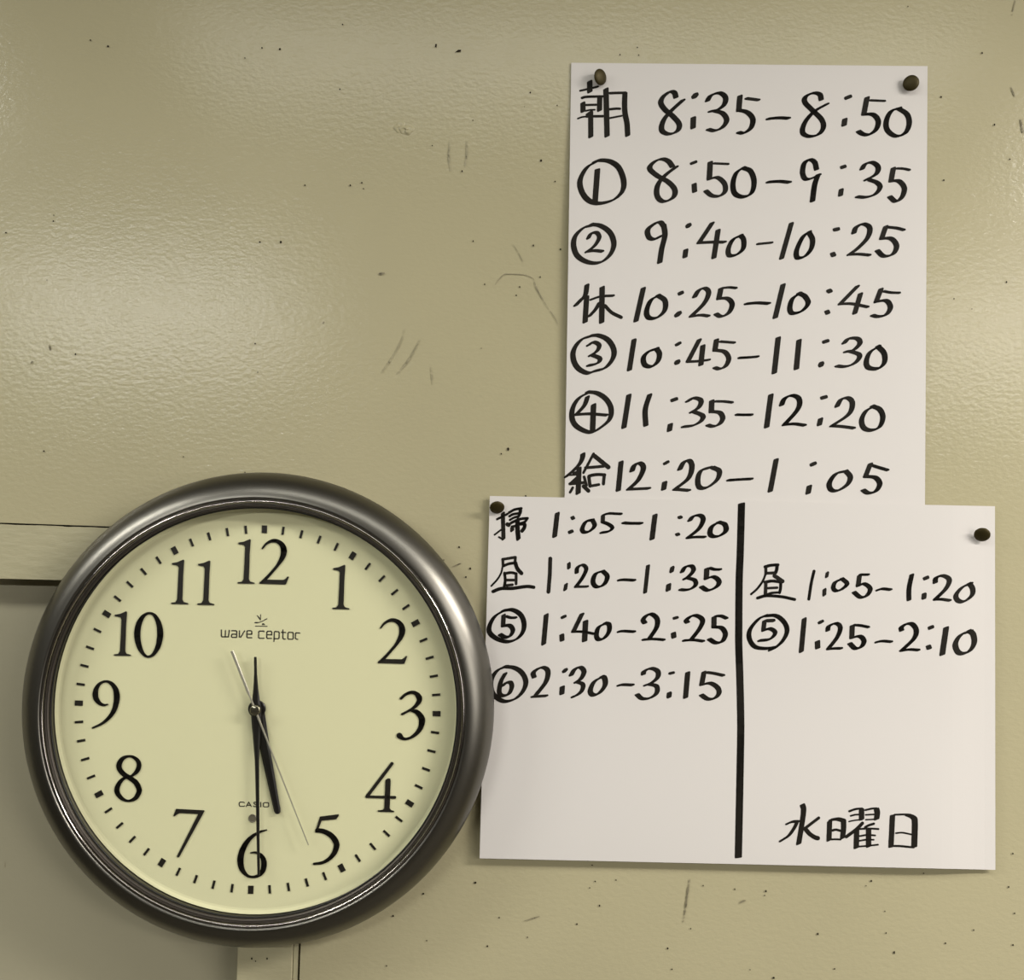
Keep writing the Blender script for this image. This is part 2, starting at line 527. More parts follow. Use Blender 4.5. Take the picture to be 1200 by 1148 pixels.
TOPS.ink('time_range', top, '''
C 6.4 26: S 185,836 115,862 68,925 66,990 97,1045 155,1075 200,1062 270,1040 318,980 322,920 285,862 225,834 175,836 ; (5.6)S 160,897 195,877 230,897 215,935 172,963 ; (5.6)S 188,960 233,980 228,1005 195,1020 160,1026
C 6: L 453,862 423,1055 ; (6.4 26)S 600,918 545,938 513,975 522,1022 565,1033 605,1000 615,950 595,918 ; (4.6)L 726,894 744,883 ; (6)L 726,1010 733,1000
C 6: L 870,862 798,1000 ; (4.6)S 800,1002 870,998 932,990 ; (6.2)L 893,900 880,1022 ; (6.2)L 980,862 970,930 ; S 970,928 1030,938 1058,980 1040,1028 1000,1048 970,1040 ; (4)L 1005,873 1094,880
F 4.6: S -20,50 40,47 98,42 ; (6.4)L 229,-78 204,146 ; (6.4)L 362,-62 345,120
F 6.2: L 526,-53 540,-57 ; L 501,98 506,85 ; (6.4)S 650,-44 680,-73 735,-73 751,-42 710,0 660,11 ; (6.2)S 690,8 745,28 743,58 708,90 655,106 605,102 ; (6.6 28)S 872,-22 815,15 792,75 807,113 868,118 908,80 905,20 865,-24
''', 'fifth row, circled 3 10:45-11:30', 727)
TOPS.ink('time_range', top, '''
E 6.2 26: S 168,270 100,308 60,375 60,450 100,498 175,526 240,495 298,440 305,370 272,312 215,275 155,268 ; (6)S 155,300 135,355 85,410 ; (4.5)S 85,412 170,408 278,416 ; (6.6)L 194,350 188,512
E 6.2: L 420,288 388,495 ; S 553,286 525,380 528,482 ; L 702,320 718,314 ; L 685,475 679,515
E 6.2: S 795,328 835,306 880,322 868,365 820,398 ; S 838,395 892,420 880,455 830,482 768,490 ; (6.4)L 950,325 947,395 ; S 948,393 1000,400 1020,435 1000,472 960,488 925,480 ; (4)S 975,328 1030,329 1080,335
F 4.4: S -38,413 10,414 60,414 ; (6.4)L 182,287 155,492 ; (6.4)S 250,352 270,310 320,290 363,315 353,380 268,478 ; (5.4)S 272,477 330,472 398,481
F 6.2: (5.6)L 512,305 530,301 ; L 500,440 492,478 ; (6.4)S 605,360 630,317 675,306 703,340 680,410 572,485 ; (5.2)S 578,485 640,489 712,499 ; (6.4 26)S 840,362 790,390 762,447 777,498 825,513 878,490 898,430 878,380 830,358
''', 'sixth row, circled 4 11:35-12:20', 723)
TOPS.ink('time_range', top, '''
U 6.2 28: S 440,130 430,225 370,350 240,490 70,635 ; (r1.8)L 130,605 300,595 ; (r2.6)L 230,560 310,540 ; (6.2)L 355,450 335,1010 ; (r2.4)L 150,800 300,660 ; (r3)L 150,800 480,770 ; (r2.6)L 215,885 155,990 ; (r3)L 470,645 520,830 ; (r4)L 460,855 565,955 ; (r2.5)L 250,730 330,720 ; (r2.6)L 682,125 455,550 ; (r4.6)L 710,180 1010,425 ; (r3)L 500,440 900,405 ; (r3.4)L 575,650 602,850 ; (r3.2)S 575,630 650,605 780,590 930,597 ; (r3.2)L 922,600 902,800 ; (r2.8)L 600,850 800,815
E 6: L 370,715 352,897 ; (6.4)S 440,773 455,737 490,722 513,755 480,830 418,890 ; (5.6)L 428,889 548,884 ; (4.4)L 650,726 668,715 ; (6.2)L 649,845 642,890
E 6.4: S 745,763 770,718 805,706 823,745 800,820 714,890 ; (5.8)L 718,890 803,897 ; (6.4 26)S 940,750 880,772 860,830 872,878 920,878 983,830 998,775 955,750
F 5.2: S -90,832 0,826 58,824 ; (6.2)L 216,700 178,902 ; (5.8)L 446,732 460,725 ; (6.4)L 428,870 420,915
F 6.4: S 660,774 597,792 556,850 567,893 610,898 670,860 690,812 660,772 ; (6.2)L 818,728 787,808 ; S 787,808 850,815 878,855 853,902 805,914 772,895 ; (4.6)S 828,737 870,750 928,767
''', 'seventh row, 給 12:20-1:05', 718.5)

LOWS.ink('time_range', lows, '''
N 5 38: L 347,325 360,925 ; (r2.3)S 210,465 300,420 455,340 ; (r1.9)L 152,828 300,715 ; (r2)L 255,885 330,930 ; (r2.6)S 490,310 620,240 780,210 ; (4.4)S 755,215 752,310 705,415 ; (r2.5)S 500,395 580,350 700,328 ; (r2.3)S 510,482 600,430 705,398 ; (r4.2)L 455,585 480,600 ; (r2.7)S 480,590 600,520 760,458 925,442 ; (r2.5)S 920,445 860,525 740,570 ; (5)L 565,650 565,730 ; (5.6)S 690,500 690,700 712,930 ; (r2.6)L 560,640 650,620 ; (r3.6)S 740,575 850,572 860,600 ; (r3.6)S 860,590 850,660 795,740
G 5.8 25: L 698,235 675,438 ; (4.6)L 831,270 838,280 ; L 813,398 820,396 ; (5.4)S 1008,292 950,308 917,370 932,400 980,393 1026,345 1008,294 ; (4.8)L 1100,255 1097,310 ; (4.6)S 1097,310 1150,332 1183,362 1150,393 1085,405 ; (3.6)S 1103,250 1150,236 1210,238 1260,240
H 5.4: S 118,318 170,322 273,323 ; (6)L 395,250 368,460 ; (5)L 611,268 619,272 ; (5)L 590,418 597,422 ; (6)S 700,298 730,262 790,252 818,290 780,370 685,448 ; (4.6)S 690,450 750,443 832,443 ; (6.2)S 958,312 895,350 877,408 902,438 960,433 1017,390 1008,332 953,312
''', 'upper left row, 掃 1:05-1:20', 625)
LOWS.ink('time_range', lows, '''
O r2.8: L 340,205 640,155 ; L 345,200 350,340 ; (r1.9)S 345,330 310,510 220,670 75,830 ; L 640,160 628,280 ; (r4)S 640,290 685,420 780,530 ; S 360,360 480,310 610,290 ; S 385,525 402,700 372,870 ; S 400,535 540,515 660,540 ; L 658,540 655,780 ; L 420,690 620,690 ; L 440,815 570,800 ; (r3.4)S 115,958 300,890 560,885 900,840 1070,858
G r3.8: L 637,632 632,780 620,925 ; (4.4 35)L 800,675 800,715 ; (4.8 35)L 775,860 768,905 ; (4.8)S 868,757 875,712 920,688 953,722 920,800 862,880 ; (4)L 868,880 962,878 ; (5.6)S 1095,742 1032,770 1012,840 1047,882 1110,858 1138,790 1098,742
H 5: (5)S 78,822 120,818 212,823 ; (4.6)L 333,695 307,930 ; (5.4 30)L 547,712 540,745 ; (6 25)L 515,862 510,910 ; (5.6)S 632,750 660,707 715,697 733,735 695,785 655,812 ; (5.4)S 692,805 743,822 753,860 720,893 670,908 618,905 ; (6.2)L 850,722 845,810 ; (6)S 846,808 910,792 957,832 938,878 862,912 803,880 ; (4.6)S 875,715 920,728 968,728
''', 'second left row, 昼 1:20-1:35', 632)
LOWS.ink('time_range', lows, '''
I 5.8 28: S 235,112 150,165 102,250 107,312 170,363 265,388 350,358 400,290 403,210 370,145 300,107 220,116 ; (5.4)L 226,155 222,245 ; (5.6)S 222,248 280,246 308,288 283,338 240,348 195,325 ; (3.6)S 250,165 290,177 335,176 ; (6)L 601,152 578,408
I 4.8: L 746,174 762,165 ; (5.6)L 738,328 740,375 ; (5.8)L 915,145 840,298 ; (3.8)S 835,300 920,300 1020,318 ; (6.4)L 947,208 938,380 ; (5.8 26)S 1128,226 1062,260 1042,330 1060,368 1108,358 1152,300 1153,237 1118,224
J 4.6: S 75,300 115,294 212,300 ; (6)S 305,223 290,195 320,158 365,145 413,188 408,262 345,360 ; (4.4)S 292,370 380,364 472,371 ; (5)L 568,180 584,177 ; (6)L 557,315 560,347
J 6: S 680,218 668,200 710,165 760,158 812,198 788,270 712,370 ; (4.6)S 648,378 730,372 818,383 ; (6)L 914,172 912,255 ; S 912,258 980,266 1013,320 988,383 930,398 872,365 ; (5)S 930,163 975,162 1022,182
''', 'third left row, circled 5 1:40-2:25', 625)
LOWS.ink('time_range', lows, '''
I 6 26: S 250,605 170,642 120,720 117,800 150,865 232,912 330,888 398,820 422,740 388,662 320,617 235,606 ; (5.6)S 240,668 202,740 188,830 215,862 270,848 298,790 288,747 250,748 218,775
I 6: S 495,700 487,660 530,625 580,614 616,650 598,740 515,850 ; (5.4)L 482,870 600,863 ; (4.6)L 757,650 774,632 ; (6)L 742,785 738,845
I 6: S 820,682 850,632 900,612 933,650 908,710 862,745 ; (5.4)S 872,740 922,762 918,810 885,848 835,873 ; (6.4 26)S 1098,695 1022,740 988,818 1012,856 1068,838 1118,770 1113,707 1090,694
J 5: (5.4)S 75,772 110,765 196,768 ; (6)S 292,673 300,647 360,622 418,647 418,700 370,745 312,770 ; (5.8)S 342,760 408,780 408,840 350,882 282,888 237,852 ; (3.6)L 525,667 557,659 ; (5.8)L 521,840 517,872
J 6: L 682,660 663,877 ; L 825,655 805,765 ; S 807,765 880,752 943,790 957,840 920,883 860,892 803,856 ; (4.6)S 850,657 910,665 995,684
''', 'fourth left row, circled 6 2:30-3:15', 620.5)
LOWS.ink('dividing_line', lows, '''
H 8 14: S 1155,152 1150,350 1143,600 1135,800 1132,1000
J 8 8: S 1132,25 1131,250 1131,420 1140,700 1147,1000 1148,1200 1141,1600 1135,1900 1127,2280
''', 'line dividing the wide sheet')
LOWS.ink('time_range', lows, '''
Q r3: S 430,180 560,145 735,132 ; L 450,190 450,340 ; (r2.2)S 450,330 380,510 250,690 105,820 ; (r3.4)S 715,140 703,250 680,310 ; L 460,330 680,320 ; (r4.2)L 655,392 840,518 ; S 425,540 600,512 780,535 ; (r3.4)L 450,540 440,840 ; (r2.6)L 490,680 715,668 ; S 800,550 792,700 770,785 ; (r2.4)S 480,825 600,790 770,780 ; S 255,912 420,862 600,860 850,885 1125,945
K r3: S 752,232 725,350 703,495 ; (4.2 35)L 877,248 870,285 ; (4.8 35)L 850,405 848,455 ; (5.4)S 1013,307 950,337 932,390 962,418 1018,398 1062,350 1013,302 ; (5.6)L 1178,275 1165,370 ; (5.6)S 1167,370 1220,350 1278,395 1250,458 1190,478 1127,430 ; (4.2)S 1185,265 1230,265 1260,265
L 4.8: S 137,385 180,373 252,380 ; (5.6)S 439,250 415,370 414,470 ; (5.2)L 556,282 573,274 ; (5.6)L 548,420 545,455 ; (6)S 645,318 652,277 710,257 768,292 740,370 645,465 ; (4.8)S 645,467 700,465 772,475 ; (6.2 26)S 958,326 880,362 827,430 847,478 900,483 968,430 973,370 943,326
''', 'upper right row, 昼 1:05-1:20', 938)
LOWS.ink('time_range', lows, '''
K 5.6 26: S 300,648 230,683 152,780 147,870 200,942 300,957 385,945 ; S 300,650 400,652 478,720 498,800 458,885 390,948 340,972 ; (5.4)L 286,700 278,785 ; (5.4)S 278,788 340,772 388,810 340,868 240,883 ; (4.4)L 305,697 372,695 ; (6)L 660,680 632,985
K 5: L 806,715 825,703 ; (6.2)L 784,892 786,952 ; (5.6)S 880,788 892,747 960,722 998,762 970,850 885,960 ; (4.8)S 885,962 950,956 1005,956 ; (6)L 1110,745 1106,855 ; (6)S 1107,857 1180,842 1220,885 1198,938 1140,958 1087,910 ; (4)S 1128,737 1190,742 1262,757
L 4.6: S 127,842 180,832 258,838 ; (6.2)S 350,738 347,712 390,683 440,682 478,735 458,810 350,915 ; (4.8)S 350,917 420,906 498,911 ; (5.4)L 600,716 615,709 ; (6.4)L 586,880 591,893 ; (6.8)L 741,715 707,950 ; (6.8 26)S 958,745 872,777 823,850 837,918 880,943 948,918 987,850 978,772 940,742
''', 'second right row, circled 5 1:25-2:10', 929)
LOWS.ink('weekday_writing', lows, '''
R 6.3 25: S 405,105 423,180 405,350 347,710 ; (5)S 168,400 250,367 340,365 ; (4.6)S 320,375 280,460 190,585 65,668 ; (r3)L 660,308 440,475 ; (r4.4)S 450,480 520,560 600,612 645,625 ; (6)L 830,365 820,655 ; S 850,338 950,326 1040,348 ; (6.2)S 1047,355 1048,470 1032,620 ; (r2.5)S 870,505 930,492 1000,510 ; (r2)S 850,645 920,642 1000,645
S 6 22: (r2.2)S 70,138 170,104 270,95 ; (6.2)L 262,115 262,262 ; (r1.8)S 92,210 160,192 220,190 ; (r1.5)S 65,298 150,280 270,268 ; (r2)S 320,120 420,97 500,92 ; (6.5)S 497,105 508,170 497,258 ; (r1.7)L 325,194 460,186 ; (r1.6)L 328,270 480,262 ; (r3.4)S 275,325 180,420 25,535 ; (6.2)L 185,440 180,705 ; (r2.4)S 318,388 380,355 455,332 ; (r2)S 225,415 380,408 525,415 ; (6.2)L 372,420 372,685 ; (r1.8)S 235,525 350,508 475,515 ; (r1.8)S 230,600 330,583 450,583 ; (r1.8)S 225,688 350,678 518,660
S 6.4 12: (6)L 745,207 722,690 ; (r2)S 780,192 900,187 990,188 ; (6.8)S 985,195 1070,235 1095,320 1085,690 ; (r1.7)S 800,480 900,472 1040,500 ; (r2.2)S 765,680 880,683 1075,702
''', 'writing at the foot of the sheet, 水曜日')


# ------------------------------------------------------------------ wall clock
HD = 0.0240                                        # dial height above the wall
k12, k3, k6, k9 = (P(310, 620, HD), P(513, 837, HD), P(294, 1042, HD), P(91.5, 822.5, HD))
CC = (k12 + k3 + k6 + k9) / 4
CLK = Vector((CC.x, 0, CC.z))
dv = k12 - k6
TILT = math.atan2(dv.x, dv.z)                      # clockwise tilt of the clock
clock = empty('wall_clock', CLK)
clock.rotation_euler = (0, TILT, 0)
tag(clock, 'large round wall clock with gunmetal rim and cream dial, reading about 5:29', 'clock')
bpy.context.view_layer.update()
RM = Matrix.Rotation(TILT, 4, 'Y')


def loc2w(x, h, z):
    """clock coordinates (right, out of the wall, up) to the world"""
    return CLK + RM @ Vector((x, -h, z))


def lathe(name, prof, m, parent, n=160, smooth=True, closed=False, cap=None):
    vs, fs = [], []
    k = len(prof)
    for i in range(n):
        a = 2 * math.pi * i / n
        for r, h in prof:
            vs.append(loc2w(r * math.sin(a), h, r * math.cos(a)))
    for i in range(n):
        j = (i + 1) % n
        for q in range(k if closed else k - 1):
            q2 = (q + 1) % k
            fs.append((i * k + q, j * k + q, j * k + q2, i * k + q2))
    if cap is not None:
        fs.append(tuple(i * k + cap for i in range(n)))
    o = obj(name, vs, fs, m, parent, smooth)
    bm = bmesh.new(); bm.from_mesh(o.data)
    bmesh.ops.recalc_face_normals(bm, faces=bm.faces)
    bm.to_mesh(o.data); bm.free()
    if smooth:
        for p in o.data.polygons: p.use_smooth = True
    return o


def arc(cx, ch, rx, rh, a0, a1, n):
    return [(cx + rx * math.cos(math.radians(a0 + (a1 - a0) * i / n)), ch + rh * math.sin(math.radians(a0 + (a1 - a0) * i / n))) for i in range(n + 1)]


mm = 0.001
prof = [(150 * mm, 0.3 * mm), (176 * mm, 0.3 * mm), (178 * mm, 2 * mm), (178 * mm, 8 * mm), (184 * mm, 13 * mm)]
prof += [(188.0 * mm, 19.0 * mm)]
for i in range(25):                                # a broad flank leaning outward, rounded over near the inner edge
    t = math.radians(90 * i / 24)
    prof.append(((167.2 + 20.9 * math.cos(t) ** 1.2) * mm, (21.0 + 20.5 * math.sin(t) ** 1.2) * mm))
prof += [(165.8 * mm, 40.6 * mm), (165.6 * mm, 38.5 * mm), (162 * mm, 30 * mm), (162 * mm, 21 * mm), (150 * mm, 21 * mm)]
lathe('frame', prof, m_frame, clock, 192, closed=True)['label'] = 'convex gunmetal rim'
rp_ = [(c[0] * mm, c[1] * mm) for c in arc(164.4, 39.9, 1.25, 1.5, 180, -60, 8)] + [(164.6 * mm, 37 * mm), (163.1 * mm, 37 * mm)]
ring = lathe('polished_ring', rp_[::-1], m_ring, clock, 192, closed=True)
rp2 = [(163.0 * mm, 37.2 * mm), (162.8 * mm, 39.4 * mm), (162.0 * mm, 39.6 * mm), (161.4 * mm, 38.6 * mm), (160.9 * mm, 38.8 * mm), (160.0 * mm, 38.2 * mm), (159.8 * mm, 37.4 * mm), (159.8 * mm, 36.5 * mm), (163.0 * mm, 36.5 * mm)]
lathe('inner_bezel', rp2, m_bezel, clock, 192, closed=True, smooth=False)
lathe('inner_rim', [(159.8 * mm, 36.4 * mm), (158.9 * mm, 36.4 * mm), (158.7 * mm, 35.2 * mm), (160.2 * mm, 35.2 * mm)], m_black, clock, 192, closed=True)
dial = lathe('dial', [(0.00001, HD), (157 * mm, HD), (158.5 * mm, HD + 0.0003), (161 * mm, HD + 0.0016), (161.5 * mm, HD - 0.002), (0.00001, HD - 0.002)], m_dial, clock, 128, smooth=False)
dial['label'] = 'cream dial'
lathe('cover_glass', [(0.00001, 34.9 * mm), (159.6 * mm, 34.9 * mm)], m_glass, clock, 96, smooth=False)


def poly_prism(polys, at, h0, h1):
    """flat shapes raised from h0 to h1"""
    vs, fs = [], []
    for poly in polys:
        n = len(poly); b = len(vs)
        vs += [at(x, y, h1) for x, y in poly] + [at(x, y, h0) for x, y in poly]
        tris = geometry.tessellate_polygon([[Vector((x, y, 0)) for x, y in poly]]) if n > 3 else [(0, 1, 2)]
        for t in tris:
            fs.append(tuple(b + i for i in t))
        for i in range(n):
            j = (i + 1) % n
            fs.append((b + i, b + n + i, b + n + j, b + j))
    return vs, fs


def brush(s, crop, step=1.2, closed=False, straight=False):
    ox, oy, sc = crop
    p = [(ox + x / sc, oy + y / sc, wd / sc) for x, y, wd in pts_of(s)]
    q = p if straight else catmull(p, closed, step)
    return [hull(disc(*a) + disc(*b)) for a, b in zip(q, q[1:])]


def poly(s, crop):
    ox, oy, sc = crop
    return [[(ox + x / sc, oy + y / sc) for x, y in pts_of(s)]]


ONE = '330,256 440,236 553,188 572,204 554,440 545,700 536,955 560,1003 648,1026 645,1048 320,1042 318,1016 400,1006 432,955 446,700 462,345 440,305 340,287'
ONE_C = (370, 650, 16.4); ONE_A = (399.5, 713.7)


def one(ax, ay):
    return poly(ONE, (ONE_C[0] + ax - ONE_A[0], ONE_C[1] + ay - ONE_A[1], 16.4))


def two(dx, dy):
    c = (430 + dx, 710 + dy, 14.343)
    return brush('232,366,28 300,286,40 400,236,58 490,248,72 566,312,90 594,410,104 566,520,84 490,645,54 390,765,48 290,872,50 195,945,28', c) + \
        poly('180,958 300,888 590,892 632,866 656,834 680,842 630,966 610,972', c)


D3, D4, D5, D6, D7, D8, D9, D0 = (450, 800, 14.343), (410, 880, 14.35), (345, 945, 14.343), (265, 960, 14.343), (190, 935, 14.343), (120, 875, 16.4), (90, 790, 16.4), (125, 705, 15.307)
numerals = [
    ('12', one(288.5, 683.7) + two(-138.7, -93.0)),
    ('1', one(399.5, 713.7)),
    ('2', two(0, 0)),
    ('3', brush('285,262,46 360,196,48 450,160,56 528,172,70 590,240,96 588,310,80 530,390,58 440,455,44 305,525,40', D3)
        + brush('470,468,46 550,488,82 625,575,104 638,660,104 600,780,82 500,888,56 400,936,44 320,934,56 258,885,100', D3)),
    ('4', brush('708,208,56 288,762,56', D4, straight=True) + brush('285,765,44 754,776,52', D4, straight=True)
        + poly('598,485 640,455 680,460 686,500 670,960 694,990 745,1002 740,1027 470,1018 468,992 550,986 578,955', D4)),
    ('5', poly('430,165 742,126 748,146 705,212 458,236 410,360 380,438 344,434', D5)
        + brush('385,398,76 480,410,82 590,462,92 676,550,98 710,650,98 668,780,82 580,880,64 470,940,52 330,960,42', D5)),
    ('6', brush('680,176,22 560,212,42 440,284,60 334,400,84 262,550,100 240,690,108 265,830,90 340,930,56 430,965,44 540,942,58 615,860,86 638,740,94 615,645,82 550,575,56 480,553,36 415,560,26', D6)),
    ('7', poly('235,178 708,203 712,218 290,985 268,1000 245,980 605,268 290,252 250,275 208,308 188,295', D7)),
    ('8', brush('510,178,46 390,222,80 322,330,104 332,430,104 420,530,98 520,592,94 640,682,104 702,800,104 698,880,98 630,988,80 500,1036,48 382,995,74 292,890,98 282,790,98 342,670,78 430,595,56 560,556,48 660,470,84 702,370,94 688,280,84 610,204,64', D8, closed=True)),
    ('9', brush('595,576,26 520,588,48 440,555,76 372,470,104 356,370,110 382,260,84 450,172,58 560,132,46 660,172,74 738,270,98 768,400,120 758,540,110 710,700,92 620,828,72 490,940,52 305,1028,36', D9)),
    ('10', one(143.6, 768.2) + brush('765,202,42 670,246,64 592,360,98 552,520,114 556,680,110 600,840,88 670,948,58 750,984,44 840,938,62 920,800,94 956,640,110 958,520,112 932,380,94 860,246,64', D0, closed=True)),
    ('11', one(210.6, 707.7) + one(241.2, 708.7)),
]
for txt, polys in numerals:
    vs, fs = poly_prism(polys, lambda x, y, h: P(x, y, h), HD + 0.0001, HD + 0.0007)
    obj('numeral', vs, fs, m_num, dial)['label'] = 'black numeral ' + txt

# hour and minute marks
for i in range(60):
    a = 2 * math.pi * i / 60
    hour = i % 5 == 0
    wd, ln = (2.05 * mm, 6.2 * mm) if hour else (0.92 * mm, 6.5 * mm)
    r = 142.4 * mm
    ux, uz = math.sin(a), math.cos(a)
    vs = []
    for h in (HD + 0.0006, HD + 0.0001):
        for s, t in ((-1, -1), (1, -1), (1, 1), (-1, 1)):
            rr = r + t * ln / 2
            vs.append(loc2w(rr * ux + s * wd * uz, h, rr * uz - s * wd * ux))
    fs = [(0, 1, 2, 3), (0, 4, 5, 1), (1, 5, 6, 2), (2, 6, 7, 3), (3, 7, 4, 0)]
    o = obj('hour_mark' if hour else 'minute_mark', vs, fs, m_num, dial)


def lettering(name, crop, wd, strokes, label):
    ox, oy, s = crop
    polys = []
    for st in strokes.split(';'):
        q = [(ox + x / s, oy + y / s) for x, y in pts_of(st)]
        polys += [hull(disc(*a, wd / s, 8) + disc(*b, wd / s, 8)) for a, b in zip(q, q[1:])]
    vs, fs = [], []
    for pl in polys:
        b = len(vs)
        vs += [P(x, y, HD + 0.0002) for x, y in pl]
        fs.append(tuple(range(b, b + len(pl))))
    obj(name, vs, fs, m_print, dial)['label'] = label


lettering('dial_lettering', (250, 720, 10.909), 15,
          '103,195 103,272 110,283 192,284 204,200 ; 155,202 152,282 ; 235,205 290,205 300,215 298,290 240,290 230,278 238,250 298,250 ;'
          '335,207 332,285 350,288 400,207 ; 430,250 490,250 492,215 480,205 440,205 430,215 428,285 438,295 492,295 ;'
          '650,217 645,210 590,210 580,220 578,292 590,302 648,302 ; 685,255 745,258 747,222 738,212 695,212 685,222 682,292 692,303 745,303 ;'
          '775,342 780,222 790,215 835,218 842,228 840,300 830,308 778,306 ; 890,195 888,300 898,312 920,312 ; 870,225 925,228 ;'
          '965,225 1015,228 1022,238 1020,308 1010,315 960,313 952,303 955,235 965,225 ; 1105,235 1060,232 1050,242 1048,300 1060,312 1080,315',
          'small printed words under the emblem')
lettering('maker_lettering', (270, 930, 20), 24,
          '328,205 310,194 230,192 210,205 205,240 212,280 230,292 310,292 330,280 ; 372,295 430,192 490,295 ; 398,266 468,266 ;'
          '605,205 590,194 560,194 550,212 560,232 600,255 612,278 600,296 560,298 542,285 ; 710,197 710,302 ; 800,204 875,204 897,218 897,286 875,304 795,304 775,288 776,218 800,204',
          'small printed maker name in capitals')
lettering('emblem', (240, 710, 9.23), 9,
          '568,103 600,150 ; 603,92 602,150 ; 575,110 600,140 ; 540,180 560,182 600,172 640,155 672,136 ; 545,176 580,176 ; 650,146 668,140 ; 548,216 674,218 ; 626,190 640,190 ; 622,200 648,200',
          'small printed wave and tower emblem')

# small round light sensor above the 6
sp = P(296.0, 958.4, HD)
def disc_w(name, c, prof, m, parent, n=32, smooth=True):
    vs, fs = [], []
    k = len(prof)
    for i in range(n):
        a = 2 * math.pi * i / n
        for r, h in prof:
            vs.append(Vector((c.x + r * math.sin(a), -h, c.z + r * math.cos(a))))
    for i in range(n):
        j = (i + 1) % n
        for q in range(k - 1):
            fs.append((i * k + q, i * k + q + 1, j * k + q + 1, j * k + q))
    fs.append(tuple(i * k + k - 1 for i in range(n)))
    return obj(name, vs, fs, m, parent, smooth)

disc_w('light_sensor', sp, [(3.2 * mm, HD), (3.2 * mm, HD + 0.0008), (2.9 * mm, HD + 0.0011), (2.4 * mm, HD + 0.0008), (0.1 * mm, HD + 0.0008)], m_sensor, dial, smooth=False)


# hands: outline by (distance along the hand, half width), rotated to its minute angle
def hand(name, m, ang, h, th, rows, hub, label, mid=0.0):
    ux, uz = math.sin(ang), math.cos(ang)
    vs, fs = [], []
    def put(x, z, hh): vs.append(loc2w(x * uz + z * ux, hh, z * uz - x * ux))
    n = len(rows)
    for d, wd in rows:
        put(-wd, d, h); put(-wd * 0.55, d, h + th); put(wd * 0.55, d, h + th); put(wd, d, h)
    for i in range(n - 1):
        a, b = i * 4, i * 4 + 4
        for q in range(3):
            fs.append((a + q, a + q + 1, b + q + 1, b + q))
        fs.append((a + 3, a, b, b + 3))
    fs.append((0, 3, 2, 1)); e = (n - 1) * 4
    fs.append((e, e + 1, e + 2, e + 3))
    if hub:
        b = len(vs); K = 40
        for hh, rr in ((h - 0.0004, hub), (h + th, hub), (h + th + 0.0004, hub * 0.93)):
            for i in range(K):
                t = 2 * math.pi * i / K
                put(hub * 0 + rr * math.sin(t), rr * math.cos(t), hh)
        for L in range(2):
            for i in range(K):
                j = (i + 1) % K
                fs.append((b + L * K + i, b + L * K + j, b + L * K + K + j, b + L * K + K + i))
        fs.append(tuple(b + 2 * K + i for i in range(K)))
        fs.append(tuple(b + i for i in range(K))[::-1])
    o = obj(name, vs, fs, m, clock)
    bm = bmesh.new(); bm.from_mesh(o.data)
    bmesh.ops.recalc_face_normals(bm, faces=bm.faces)
    bm.to_mesh(o.data); bm.free()
    o['label'] = label
    return o


def ang_to(px, py, h):
    p = P(px, py, h)
    v = RM.inverted() @ (p - Vector((CLK.x, p.y, CLK.z)))
    return math.atan2(v.x, v.z), math.hypot(v.x, v.z)


ah, lh = ang_to(325.5, 953.5, 0.0268)
hand('hour_hand', m_hand, ah, 0.0262, 0.0010, [(-4 * mm, 5.4 * mm), (0, 5.6 * mm), (12 * mm, 5.0 * mm), (30 * mm, 4.2 * mm), (lh - 3 * mm, 2.7 * mm), (lh - 1 * mm, 2.3 * mm), (lh, 1.3 * mm)], 6.9 * mm, 'broad black hour hand')
am, lm = ang_to(302.9, 1025.5, 0.0298)
hand('minute_hand', m_hand, am, 0.0292, 0.0010, [(-41.5 * mm, 0.9 * mm), (-40.5 * mm, 1.15 * mm), (-28 * mm, 1.25 * mm), (-16 * mm, 2.0 * mm), (-8 * mm, 3.0 * mm), (0, 4.2 * mm), (8 * mm, 3.9 * mm), (20 * mm, 3.0 * mm), (40 * mm, 1.75 * mm), (70 * mm, 1.45 * mm), (lm - 1 * mm, 1.1 * mm), (lm, 0.9 * mm)], 4.5 * mm, 'long slim black minute hand')
as_, ls = ang_to(361.2, 990.0, 0.0322)
hand('second_hand', m_steel, as_, 0.0318, 0.0006, [(-50 * mm, 1.35 * mm), (-46 * mm, 1.3 * mm), (-15 * mm, 1.15 * mm), (-12 * mm, 0.7 * mm), (0, 0.9 * mm), (40 * mm, 0.65 * mm), (ls, 0.42 * mm)], None, 'thin steel second hand')
cp = [(4.1 * mm, 0.0310), (4.1 * mm, 0.0327)] + [(4.1 * mm * math.cos(math.radians(a)), 0.0327 + 0.0011 * math.sin(math.radians(a))) for a in (20, 40, 60, 80)]
lathe('centre_cap', cp, m_cap, clock, 40, cap=len(cp) - 1)['label'] = 'domed steel centre cap'


